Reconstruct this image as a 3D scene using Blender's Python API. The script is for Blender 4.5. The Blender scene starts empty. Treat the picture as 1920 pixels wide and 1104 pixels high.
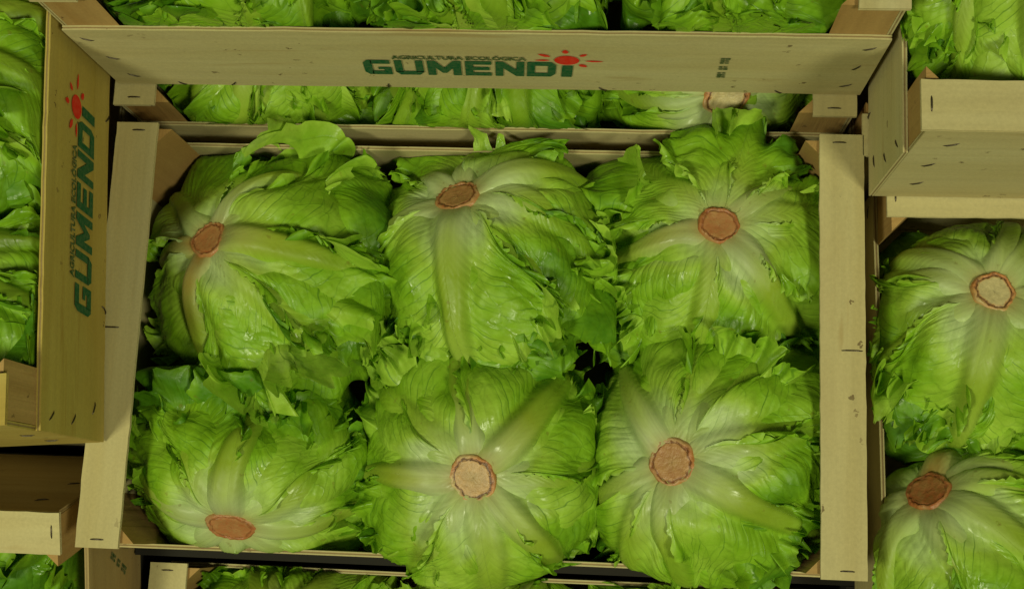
import bpy, math
import numpy as np
from mathutils import Matrix, Vector

# ------------------------------------------------------------------ camera, light, exposure
scn = bpy.context.scene
col = scn.collection
cam_d = bpy.data.cameras.new('camera'); cam_o = bpy.data.objects.new('camera', cam_d); col.objects.link(cam_o)
cam_d.sensor_width = 36.0; cam_d.lens = 45.0; cam_d.clip_start = 0.02; cam_d.clip_end = 50
RC = ((0.9967653, -0.0270954, 0.0756620), (0.0404213, 0.9827294, -0.1805797), (-0.0694624, 0.1830539, 0.9806458))
CAM = (0.10511, -0.14441, 0.98122)
cam_o.matrix_world = Matrix((RC[0] + (CAM[0],), RC[1] + (CAM[1],), RC[2] + (CAM[2],), (0, 0, 0, 1)))
scn.camera = cam_o
w = bpy.data.worlds.new('World'); scn.world = w; w.use_nodes = True
w.node_tree.nodes['Background'].inputs[0].default_value = (0.95, 1.0, 0.80, 1)
w.node_tree.nodes['Background'].inputs[1].default_value = 0.045

def area_lamp(name, loc, target, sx, sy, energy, colr):
    l = bpy.data.lights.new(name, 'AREA'); l.shape = 'RECTANGLE'; l.size = sx; l.size_y = sy
    l.energy = energy; l.color = colr
    o = bpy.data.objects.new(name, l); col.objects.link(o); o.location = loc
    o.rotation_euler = (Vector(target) - Vector(loc)).to_track_quat('-Z', 'Y').to_euler()
    return o
area_lamp('ceiling_lamp', (-1.05, -1.00, 2.05), (0, 0, 0), 0.50, 0.40, 30.5, (0.97, 0.985, 0.62))
area_lamp('ceiling_lamp', (1.22, -1.00, 2.05), (0, 0, 0), 0.50, 0.40, 30.5, (0.97, 0.985, 0.62))
scn.view_settings.view_transform = 'Standard'; scn.view_settings.look = 'None'
scn.view_settings.exposure = 0.0; scn.view_settings.gamma = 1.0
scn.render.engine = 'CYCLES'

# ------------------------------------------------------------------ helpers
def link(o, parent=None):
    col.objects.link(o)
    if parent is not None: o.parent = parent
    return o

def mesh_obj(name, V, F, mats, parent=None, smooth=False, mat_idx=None, attrs=None):
    me = bpy.data.meshes.new(name)
    me.from_pydata([tuple(v) for v in V], [], [tuple(f) for f in F])
    for m in mats: me.materials.append(m)
    if mat_idx is not None: me.polygons.foreach_set('material_index', mat_idx)
    me.polygons.foreach_set('use_smooth', [smooth] * len(me.polygons))
    for n, (typ, arr) in (attrs or {}).items():
        a = me.attributes.new(n, typ, 'POINT')
        a.data.foreach_set('vector' if typ == 'FLOAT_VECTOR' else ('color' if typ == 'FLOAT_COLOR' else 'value'),
                           np.asarray(arr, dtype=np.float32).ravel())
    me.update()
    return link(bpy.data.objects.new(name, me), parent)

def grid_obj(name, P, mats, parent, attrs, wrap=False):
    """P: (n,m,3) grid -> smooth quad sheet"""
    n, m = P.shape[:2]
    idx = np.arange(n * m).reshape(n, m)
    if wrap: idx = np.concatenate([idx, idx[:, :1]], 1)
    Q = np.stack([idx[:-1, :-1], idx[1:, :-1], idx[1:, 1:], idx[:-1, 1:]], -1).reshape(-1, 4)
    me = bpy.data.meshes.new(name)
    me.vertices.add(n * m); me.vertices.foreach_set('co', P.astype(np.float32).ravel())
    k = len(Q)
    me.loops.add(k * 4); me.loops.foreach_set('vertex_index', Q.astype(np.int32).ravel())
    me.polygons.add(k); me.polygons.foreach_set('loop_start', np.arange(0, k * 4, 4, dtype=np.int32))
    me.update(calc_edges=True)
    me.polygons.foreach_set('use_smooth', np.ones(k, dtype=bool))
    for mt in mats: me.materials.append(mt)
    for nme, arr in attrs.items():
        a = me.attributes.new(nme, 'FLOAT_VECTOR', 'POINT')
        a.data.foreach_set('vector', arr.astype(np.float32).ravel())
    me.validate(); me.update()
    return link(bpy.data.objects.new(name, me), parent)

def empty(name, M, label, cat, group=None):
    o = bpy.data.objects.new(name, None); col.objects.link(o); o.matrix_world = M
    o.empty_display_size = 0.02
    o['label'] = label; o['category'] = cat
    if group: o['group'] = group
    return o

class NT:
    def __init__(s, name):
        s.m = bpy.data.materials.new(name); s.m.use_nodes = True
        s.t = s.m.node_tree; s.n = s.t.nodes; s.n.clear()
        s.out = s.n.new('ShaderNodeOutputMaterial')
    def add(s, typ, props=None, **ins):
        nd = s.n.new(typ)
        for k, v in (props or {}).items(): setattr(nd, k, v)
        for k, v in ins.items():
            k2 = int(k[1:]) if k[0] == 'i' and k[1:].isdigit() else k.replace('_', ' ')
            s.set(nd.inputs[k2], v)
        return nd
    def set(s, sock, v):
        if isinstance(v, bpy.types.NodeSocket): s.t.links.new(v, sock)
        elif isinstance(v, bpy.types.Node): s.t.links.new(v.outputs[0], sock)
        else:
            if sock.type == 'RGBA' and len(v) == 3: v = tuple(v) + (1,)
            sock.default_value = v
    def math(s, op, a, b=None, clamp=False):
        nd = s.add('ShaderNodeMath', {'operation': op, 'use_clamp': clamp}, i0=a)
        if b is not None: s.set(nd.inputs[1], b)
        return nd.outputs[0]
    def mix(s, f, a, b, mode='MIX'):
        nd = s.add('ShaderNodeMix', {'data_type': 'RGBA', 'blend_type': mode})
        s.set(nd.inputs[0], f); s.set(nd.inputs[6], a); s.set(nd.inputs[7], b)
        return nd.outputs[2]
    def ramp(s, f, stops):
        nd = s.add('ShaderNodeValToRGB', Fac=f); el = nd.color_ramp.elements
        while len(el) < len(stops): el.new(0.5)
        for e, (p, c) in zip(el, stops):
            e.position = p; e.color = (c, c, c, 1) if isinstance(c, (int, float)) else tuple(c) + (1,)
        return nd.outputs[0]
    def noise(s, vec, scale, detail=3, rough=0.55, dist=0.0):
        return s.add('ShaderNodeTexNoise', None, Vector=vec, Scale=scale, Detail=detail, Roughness=rough, Distortion=dist).outputs[0]
    def mapping(s, vec, scale):
        return s.add('ShaderNodeMapping', None, Vector=vec, Scale=scale).outputs[0]

# ------------------------------------------------------------------ materials
def wood(name, light, dark, grain=1.0, rough_bump=0.15, stain=0.35, specks=True):
    t = NT(name)
    wc = t.add('ShaderNodeAttribute', {'attribute_name': 'wc'}).outputs['Vector']
    g1 = t.noise(t.mapping(wc, (5, 150, 30)), 1.0, 5, 0.6, 0.3)
    g2 = t.noise(t.mapping(wc, (1.6, 26, 7)), 1.0, 3, 0.5, 0.8)
    big = t.noise(t.mapping(wc, (6, 11, 7)), 1.0, 3, 0.6)
    c = t.mix(t.ramp(g2, [(0.32, 0.0), (0.75, 1.0)]), light, dark)
    mott = t.noise(wc, 420, 3, 0.7)
    fine = t.mix(0.5, t.ramp(g1, [(0.35, 0.80), (0.7, 1.06)]), t.ramp(mott, [(0.3, 0.78), (0.7, 1.10)]))
    c = t.mix(0.8 * grain, c, fine, 'MULTIPLY')
    c = t.mix(t.math('MULTIPLY', t.ramp(big, [(0.45, 0.0), (0.8, 1.0)]), stain), c,
              (dark[0] * .82, dark[1] * .66, dark[2] * .45))
    streak = t.noise(t.mapping(wc, (7, 60, 9)), 1.0, 3, 0.6, 0.5)
    c = t.mix(t.math('MULTIPLY', t.ramp(streak, [(0.62, 0.0), (0.74, 1.0)]), 0.30 + stain * 0.5), c, (dark[0] * .70, dark[1] * .55, dark[2] * .40))
    if specks:
        v = t.add('ShaderNodeTexVoronoi', None, Vector=t.add('ShaderNodeVectorMath', {'operation': 'ADD'}, i0=t.mapping(wc, (95, 120, 95)), i1=t.add('ShaderNodeTexNoise', None, Vector=wc, Scale=330.0).outputs[1]).outputs[0], Scale=1.0, Randomness=1.0)
        rnd = t.add('ShaderNodeSeparateColor', None, Color=v.outputs['Color']).outputs[0]
        sp = t.math('MULTIPLY', t.math('LESS_THAN', v.outputs['Distance'], t.math('MULTIPLY', rnd, 0.24)), t.math('GREATER_THAN', rnd, 0.86))
        cl = t.ramp(t.noise(wc, 11.0, 2), [(0.46, 0.0), (0.58, 1.0)])
        c = t.mix(t.math('MULTIPLY', t.math('MULTIPLY', sp, cl), 0.75), c, (0.10, 0.055, 0.02))
    b = t.add('ShaderNodeBump', None, Strength=rough_bump, Distance=0.002, Height=g1)
    bs = t.add('ShaderNodeBsdfPrincipled', None, Base_Color=c, Roughness=0.72, Normal=b)
    bs.inputs['Specular IOR Level'].default_value = 0.25
    t.set(t.out.inputs[0], bs)
    return t.m

M_PLY = wood('poplar_plywood', (0.535, 0.465, 0.245), (0.465, 0.385, 0.178), 1.0, 0.12, 0.30)
M_PLY2 = wood('yellowed_plywood', (0.490, 0.375, 0.098), (0.405, 0.290, 0.056), 1.0, 0.14, 0.45)
M_BROWN = wood('brown_plywood', (0.400, 0.290, 0.125), (0.320, 0.215, 0.080), 1.0, 0.14, 0.45)  # darker, browner ply for the tilted crate's panels and bottom
M_CORE = wood('plywood_core', (0.330, 0.235, 0.105), (0.240, 0.160, 0.065), 1.0, 0.4, 0.3, False)
M_POST = wood('sawn_pine', (0.470, 0.300, 0.110), (0.330, 0.185, 0.055), 1.0, 0.55, 0.5)

def plain(name, c, rough=0.5, metal=0.0, var=0.0):
    t = NT(name)
    base = c
    if var:
        tc = t.add('ShaderNodeTexCoord').outputs['Object']
        base = t.mix(t.ramp(t.noise(tc, 260, 3), [(0.35, 0.0), (0.75, var)]), c, (0.5, 0.42, 0.22))
    bs = t.add('ShaderNodeBsdfPrincipled', None, Base_Color=base, Roughness=rough, Metallic=metal)
    bs.inputs['Specular IOR Level'].default_value = 0.5 if metal else 0.12
    t.set(t.out.inputs[0], bs)
    return t.m
M_STAPLE = plain('staple_wire', (0.10, 0.080, 0.060), 0.38, 0.85)
M_GREEN = plain('green_ink', (0.004, 0.088, 0.032), 0.6, 0, 0.13)
M_DKGREEN = plain('dark_green_ink', (0.02, 0.065, 0.016), 0.7, 0, 0.35)
M_RED = plain('red_ink', (0.66, 0.020, 0.010), 0.6, 0, 0.10)
M_SHELF = plain('dark_shelf_board', (0.022, 0.020, 0.017), 0.85)

def leaf_mat(name, dark=1.0):
    t = NT(name)
    lc = t.add('ShaderNodeAttribute', {'attribute_name': 'lc'}).outputs['Vector']   # q, t, seed
    lm = t.add('ShaderNodeAttribute', {'attribute_name': 'lm'}).outputs['Vector']   # rib, blade position, rust
    sep = t.add('ShaderNodeSeparateXYZ', None, Vector=lm).outputs
    rib, pos, rust = sep[0], sep[1], sep[2]
    tc = t.add('ShaderNodeTexCoord').outputs['Object']
    n1 = t.noise(tc, 22, 4, 0.6)
    n2 = t.noise(tc, 75, 3, 0.6)
    p2 = t.math('ADD', pos, t.math('MULTIPLY', t.math('SUBTRACT', n1, 0.5), 0.75), True)
    c = t.ramp(p2, [(0.0, (0.590, 0.730, 0.340)), (0.20, (0.500, 0.670, 0.210)), (0.44, (0.430, 0.650, 0.066)),
                    (0.72, (0.270, 0.520, 0.017)), (1.0, (0.095, 0.260, 0.008))])
    # lateral veins: bands following q, thin dark creases, irregular
    w1 = t.noise(t.mapping(lc, (24, 24, 1)), 1.0, 3, 0.6)
    qx = t.add('ShaderNodeSeparateXYZ', None, Vector=lc).outputs
    ph = t.math('ADD', t.math('MULTIPLY', qx[0], 900.0), t.math('MULTIPLY', w1, 16.0))
    sv = t.math('SINE', ph)
    crease = t.ramp(sv, [(0.0, 0.0), (0.86, 0.0), (0.99, 1.0)])
    thr = t.ramp(t.noise(t.mapping(lc, (60, 24, 1)), 1.0, 2), [(0.45, 0.0), (0.62, 1.0)])
    vein = t.math('MULTIPLY', crease, t.math('MULTIPLY', thr, t.math('SUBTRACT', 1.0, rib, True)))
    vo = t.add('ShaderNodeTexVoronoi', {'feature': 'DISTANCE_TO_EDGE'},
               Vector=t.add('ShaderNodeVectorMath', {'operation': 'ADD'}, i0=t.mapping(lc, (75, 48, 1)),
                            i1=t.add('ShaderNodeTexNoise', None, Vector=t.mapping(lc, (40, 40, 1)), Scale=1.0).outputs[1]).outputs[0], Scale=1.0)
    net = t.ramp(vo.outputs[0], [(0.0, 1.0), (0.035, 0.35), (0.075, 0.0)])
    net = t.math('MULTIPLY', net, t.math('MULTIPLY', t.ramp(pos, [(0.25, 0.0), (0.6, 1.0)]), t.math('SUBTRACT', 1.0, rib, True)))
    c = t.mix(t.math('MULTIPLY', vein, 0.60), c, (0.060, 0.190, 0.010))
    c = t.mix(t.math('MULTIPLY', net, 0.20), c, (0.060, 0.190, 0.010))
    c = t.mix(0.55, c, t.ramp(n2, [(0.3, 0.72), (0.7, 1.12)]), 'MULTIPLY')
    ribc = t.ramp(pos, [(0.10, (0.560, 0.660, 0.320)), (0.30, (0.460, 0.580, 0.160)), (0.58, (0.345, 0.480, 0.040)), (1.0, (0.21, 0.38, 0.016))])
    rn = t.noise(t.mapping(lc, (18, 140, 1)), 1.0, 3, 0.6)
    ribc = t.mix(0.5, ribc, t.ramp(rn, [(0.3, 0.78), (0.7, 1.1)]), 'MULTIPLY')
    c = t.mix(rib, c, ribc)
    c = t.mix(t.ramp(pos, [(0.20, 0.55), (0.55, 0.0)]), c, t.ramp(t.noise(t.mapping(lc, (10, 260, 1)), 1.0, 3, 0.6), [(0.32, 0.72), (0.66, 1.10)]), 'MULTIPLY')
    rr = t.math('MULTIPLY', rust, t.ramp(n1, [(0.35, 0.35), (0.65, 1.0)]))
    c = t.mix(rr, c, (0.47, 0.225, 0.035))
    # faint brown bruises
    br = t.ramp(t.noise(tc, 130, 2, 0.5), [(0.70, 0.0), (0.76, 0.7)])
    c = t.mix(t.math('MULTIPLY', br, 0.5), c, (0.20, 0.13, 0.02))
    if dark != 1.0: c = t.mix(1.0, c, (dark, dark, dark), 'MULTIPLY')
    hgt = t.math('ADD', t.math('MULTIPLY', sv, 0.14), t.math('MULTIPLY', net, -0.25))
    n3 = t.noise(tc, 45, 2, 0.5, 0.6)
    hgt = t.math('ADD', hgt, t.math('ADD', t.math('MULTIPLY', n2, 1.2), t.math('MULTIPLY', t.math('MULTIPLY', n3, pos), 2.4)))
    hgt = t.math('MULTIPLY', hgt, t.math('SUBTRACT', 1.0, t.math('MULTIPLY', rib, 0.85)))
    b = t.add('ShaderNodeBump', None, Strength=0.55, Distance=0.0014, Height=hgt)
    rgh = t.ramp(n2, [(0.36, 0.24), (0.50, 0.44), (0.75, 0.60)])
    bs = t.add('ShaderNodeBsdfPrincipled', None, Base_Color=c, Roughness=rgh, Normal=b)
    bs.inputs['Specular IOR Level'].default_value = 0.38
    tr = t.add('ShaderNodeBsdfTranslucent', None, Color=t.mix(1.0, c, (0.85, 1.0, 0.30), 'MULTIPLY'), Normal=b)
    mx = t.add('ShaderNodeMixShader', None, i0=0.27, i1=bs, i2=tr)
    t.set(t.out.inputs[0], mx)
    return t.m
M_LEAF = leaf_mat('lettuce_leaf')

def stem_mat():
    t = NT('cut_stem')
    sc = t.add('ShaderNodeAttribute', {'attribute_name': 'sc'}).outputs['Vector']   # r/R, angle-ish, seed
    sep = t.add('ShaderNodeSeparateXYZ', None, Vector=sc).outputs
    tc = t.add('ShaderNodeTexCoord').outputs['Object']
    n = t.noise(tc, 230, 4, 0.65); nb = t.noise(tc, 60, 3, 0.6)
    r = t.math('ADD', sep[0], t.math('ADD', t.math('MULTIPLY', t.math('SUBTRACT', n, 0.5), 0.30), t.math('MULTIPLY', t.math('SUBTRACT', nb, 0.5), 0.22)))
    c = t.ramp(r, [(0.0, (0.44, 0.280, 0.110)), (0.5, (0.48, 0.270, 0.110)), (0.72, (0.54, 0.310, 0.125)),
                   (0.785, (0.090, 0.038, 0.015)), (0.84, (0.30, 0.120, 0.045)), (0.90, (0.52, 0.215, 0.075)), (1.0, (0.46, 0.200, 0.050))])
    rv = t.noise(tc, 42, 2, 0.5)
    rim = t.math('MULTIPLY', t.ramp(r, [(0.80, 0.0), (0.88, 1.0)]), t.ramp(rv, [(0.42, 0.0), (0.60, 0.85)]))
    c = t.mix(rim, c, (0.52, 0.42, 0.19))
    c = t.mix(t.math('MULTIPLY', t.math('MULTIPLY', sep[2], -1.0, True), t.ramp(r, [(0.66, 1.0), (0.75, 0.0)])), c, (0.56, 0.50, 0.27))
    c = t.mix(t.math('MULTIPLY', t.math('MAXIMUM', sep[2], 0.0), t.ramp(nb, [(0.3, 0.55), (0.65, 1.0)])), c, t.mix(t.ramp(n, [(0.4, 0.0), (0.62, 1.0)]), (0.42, 0.120, 0.036), (0.27, 0.115, 0.034)))
    c = t.mix(0.7, c, t.ramp(n, [(0.3, 0.65), (0.68, 1.15)]), 'MULTIPLY')
    b = t.add('ShaderNodeBump', None, Strength=0.40, Distance=0.002, Height=n)
    bs = t.add('ShaderNodeBsdfPrincipled', None, Base_Color=c, Roughness=0.40, Normal=b)
    t.set(t.out.inputs[0], bs)
    return t.m
M_STEM = stem_mat()

# ------------------------------------------------------------------ setting
H = 0.170                      # crate height; z = 0 is the top of the open crate's slats
FLOOR = -0.346
def box_mesh(name, b, mat, kind=None, parent=None):
    x0, x1, y0, y1, z0, z1 = b
    V = [(x, y, z) for z in (z0, z1) for y in (y0, y1) for x in (x0, x1)]
    F = [(0, 2, 3, 1), (4, 5, 7, 6), (0, 1, 5, 4), (2, 6, 7, 3), (0, 4, 6, 2), (1, 3, 7, 5)]
    o = mesh_obj(name, V, F, [mat], parent)
    if kind: o['kind'] = kind
    return o
box_mesh('floor', (-1.6, 1.8, -1.2, 1.6, FLOOR - 0.03, FLOOR), M_SHELF, 'structure')
box_mesh('display_platform', (-0.315, 1.0, -0.180, 1.05, FLOOR, -H - 0.0005), M_SHELF, 'structure')
box_mesh('display_platform', (0.3165, 1.0, -0.50, -0.1805, FLOOR, -H - 0.0005), M_SHELF, 'structure')
box_mesh('display_platform', (-0.95, -0.3155, -0.085, 0.62, FLOOR, -H - 0.0005), M_SHELF, 'structure')

# ------------------------------------------------------------------ crates
rs = np.random.RandomState(7)
T = 0.0036                     # plywood thickness

def ply(name, length, height, mat, parent, M, seg=36, axis_len=0, bow=0.0, chip=0.00028):
    """plywood sheet in its own frame: length along x, height along z (top at 0), thickness along y (outer face y=0, inner y=-T);
    three plies, the core set back a hair; M places it in the crate"""
    V = []; F = []; MI = []; WC = []
    off = rs.rand(3) * 9
    xs = np.linspace(-length / 2, length / 2, seg + 1)
    top = rs.randn(seg + 1) * chip; bot = rs.randn(seg + 1) * chip
    bw = bow * (1 - (2 * xs / length) ** 2)
    layers = [(0.0, -T * 0.34, 0.0, 0), (-T * 0.34, -T * 0.68, 0.00035, 1), (-T * 0.68, -T, 0.0, 0)]
    for (ya, yb, inset, mi) in layers:
        b0 = len(V)
        for i, x in enumerate(xs):
            xx = x - np.sign(x) * inset if i in (0, seg) else x
            for (y, z) in ((ya, top[i] - inset), (yb, top[i] - inset), (yb, -height + bot[i] + inset), (ya, -height + bot[i] + inset)):
                V.append((xx, y + bw[i], z)); WC.append((xx + off[0], z + off[1], y + off[2]))
        for i in range(seg):
            a = b0 + i * 4; c = a + 4
            for k in range(4):
                k2 = (k + 1) % 4
                F.append((a + k, c + k, c + k2, a + k2)); MI.append(mi)
        F.append((b0 + 0, b0 + 1, b0 + 2, b0 + 3)); MI.append(mi)
        e = b0 + seg * 4
        F.append((e + 3, e + 2, e + 1, e + 0)); MI.append(mi)
    o = mesh_obj(name, V, F, [mat, M_CORE], parent, False, MI, {'wc': ('FLOAT_VECTOR', WC)})
    o.matrix_local = M
    return o

def staple(parent, x, y, z, ang, ln=0.0115, plane='xz', sink=0.0):
    """a staple crown lying on the outer face of a sheet (own frame), ang in its plane"""
    r = 0.0006
    n = 5
    V = []; F = []
    ca, sa = math.cos(ang), math.sin(ang)
    for i in range(n):
        u = (i / (n - 1) - 0.5) * ln
        lift = 0.0005 - 0.0011 * (2 * u / ln) ** 4 + sink
        for k in range(5):
            a = k * 2 * math.pi / 5
            p, q = math.cos(a) * r, math.sin(a) * r + lift
            V.append((x + u * ca - p * sa, y + q, z + u * sa + p * ca))
    for i in range(n - 1):
        for k in range(5):
            a = i * 5 + k; b = i * 5 + (k + 1) % 5
            F.append((a, b, b + 5, a + 5))
    F.append((4, 3, 2, 1, 0)); F.append(tuple(range((n - 1) * 5, n * 5)))
    return mesh_obj('staple', V, F, [M_STAPLE], parent, True)

def poly_decal(name, polys, mat, parent, y=0.00025):
    """flat print: list of polygons (x,z) on a sheet's outer face"""
    V = []; F = []
    for p in polys:
        b = len(V); V += [(q[0], y, q[1]) for q in p]; F.append(tuple(range(b, b + len(p))))
    o = mesh_obj(name, V, F, [mat], parent)
    return o

def strokes(ch):
    """heavy extended capitals on a 1 x 1 cell as convex polygons"""
    h = 0.30; s = 0.27
    R = lambda x0, x1, y0, y1: [(x0, y0), (x1, y0), (x1, y1), (x0, y1)]
    if ch == 'G': return [[(0, .18), (.16, 0), (s + .04, 0), (s + .04, 1), (.16, 1), (0, .82)], R(s, 1, 0, .26), R(s, .97, .74, 1), R(1 - s, 1, .26, .52), R(.52, 1 - s, .36, .52)]
    if ch == 'U': return [[(0, .2), (s, .2), (s, 1), (0, 1)], [(1 - s, .2), (1, .2), (1, 1), (1 - s, 1)], [(.16, 0), (.84, 0), (1, .2), (1, .26), (0, .26), (0, .2)]]
    if ch == 'M': return [R(0, .24, 0, 1), R(.76, 1, 0, 1), [(.24, 1), (.24, .52), (.44, .16), (.56, .16), (.5, .52)], [(.76, 1), (.5, .52), (.56, .16), (.76, .52)]]
    if ch == 'E': return [R(0, s + .03, 0, 1), R(s + .03, 1, 0, .23), R(s + .03, .93, .39, .61), R(s + .03, 1, .77, 1)]
    if ch == 'N': return [R(0, s, 0, 1), R(1 - s, 1, 0, 1), [(s, 1), (s, .55), (1 - s, 0), (1 - s, .45)]]
    if ch == 'D': return [R(0, s, 0, 1), [(s, 0), (.84, 0), (1, .2), (1, .26), (s, .26)], [(s, .74), (1, .74), (1, .8), (.84, 1), (s, 1)], R(1 - s, 1, .26, .74)]
    if ch == 'I': return [R(0, 1, 0, .78)]

def reface(p):
    a = sum(p[i][0] * p[(i + 1) % len(p)][1] - p[(i + 1) % len(p)][0] * p[i][1] for i in range(len(p)))
    return p if a < 0 else p[::-1]       # outward normal +y for (x,z)

def lettering(panel, flip, cx=0.0, zc=-0.068, sc=1.0):
    """the printed shop mark; flip mirrors x so that it reads rightly from outside"""
    f = -1.0 if flip else 1.0
    W = [('G', 0, .0200), ('U', .0228, .0208), ('M', .0466, .0245), ('E', .0741, .0190), ('N', .0961, .0207), ('D', .1189, .0207), ('I', .1440, .0077)]
    hgt = 0.0290
    x0 = -0.0785
    polys = []
    for ch, px, wd in W:
        for p in strokes(ch):
            polys.append(reface([(f * sc * (x0 + px + q[0] * wd + q[1] * hgt * 0.07) + cx, zc + sc * (q[1] - .5) * hgt) for q in p]))
    poly_decal('lettering', polys, M_GREEN, panel)
    # sun, standing in for the dot of the last letter
    sx, sz = x0 + 0.1490, 0.0185
    polys = []
    circ = [(sx + .0088 * math.cos(a), sz + .0086 * math.sin(a)) for a in np.linspace(0, 2 * math.pi, 29)[:-1]]
    rays = [(92, .013, .0195, .0038), (150, .0135, .0225, .0035), (181, .0125, .0225, .0023), (40, .0125, .0185, .0032), (-4, .0135, .0255, .0024), (-42, .0120, .0185, .0040)]
    shp = [circ]
    for a, r0, r1, wd in rays:
        a = math.radians(a); ca, sa = math.cos(a), math.sin(a)
        q = []
        for u, v in ((0, .35), (.35, 1), (.7, .8), (1, .25), (1, -.25), (.7, -.8), (.35, -1), (0, -.35)):
            rr = r0 + (r1 - r0) * u
            q.append((sx + rr * ca - v * wd * .6 * sa, sz + rr * sa + v * wd * .6 * ca))
        shp.append(q)
    for q in shp: polys.append(reface([(f * sc * x + cx, zc + sc * z) for x, z in q]))
    poly_decal('sun_mark', polys, M_RED, panel)
    # small line of capitals above
    cu = bpy.data.curves.new('t', 'FONT'); cu.body = 'AGRICULTURA ECOL\u00d3GICA'; cu.size = 0.0105 * sc; cu.offset = 0.00040
    cu.resolution_u = 2; cu.fill_mode = 'FRONT'
    to = bpy.data.objects.new('t', cu); col.objects.link(to)
    dg = bpy.context.evaluated_depsgraph_get(); dg.update()
    me = bpy.data.meshes.new_from_object(to.evaluated_get(dg))
    bpy.data.objects.remove(to); bpy.data.curves.remove(cu)
    n = len(me.vertices); co = np.zeros(n * 3); me.vertices.foreach_get('co', co); co = co.reshape(-1, 3)
    wdt = co[:, 0].max() - co[:, 0].min()
    X = (co[:, 0] - co[:, 0].min()) / wdt * 0.0965 + (x0 + 0.0240)
    Z = co[:, 1] * 0.92 + 0.0168 * sc
    out = np.stack([f * sc * X + cx, np.full(n, 0.00028), zc + Z], 1)
    me.vertices.foreach_set('co', out.ravel()); me.materials.append(M_DKGREEN)
    if f > 0: me.flip_normals()
    me.update()
    link(bpy.data.objects.new('small_lettering', me), panel)

def stamp(panel, cx, zc, ang=math.pi / 2, sc=1.0):
    """a batch stamp too worn to read: short bars of ink in a column"""
    r = np.random.RandomState(3); polys = []
    ca, sa = math.cos(ang), math.sin(ang)
    for i in range(10):
        u = (i - 4.5) * 0.0042 * sc
        if i in (3, 6): continue
        for part in range(2):
            v0 = -0.0032 + part * 0.0035; v1 = v0 + 0.0024 + 0.0011 * r.rand()
            th = 0.0011 + 0.0007 * r.rand()
            q = [(u - th, v0), (u + th, v0), (u + th, v1), (u - th, v1)]
            polys.append(reface([(cx + a * ca - b * sa, zc + a * sa + b * ca) for a, b in q]))
    poly_decal('batch_stamp', polys, M_DKGREEN, panel)

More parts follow.
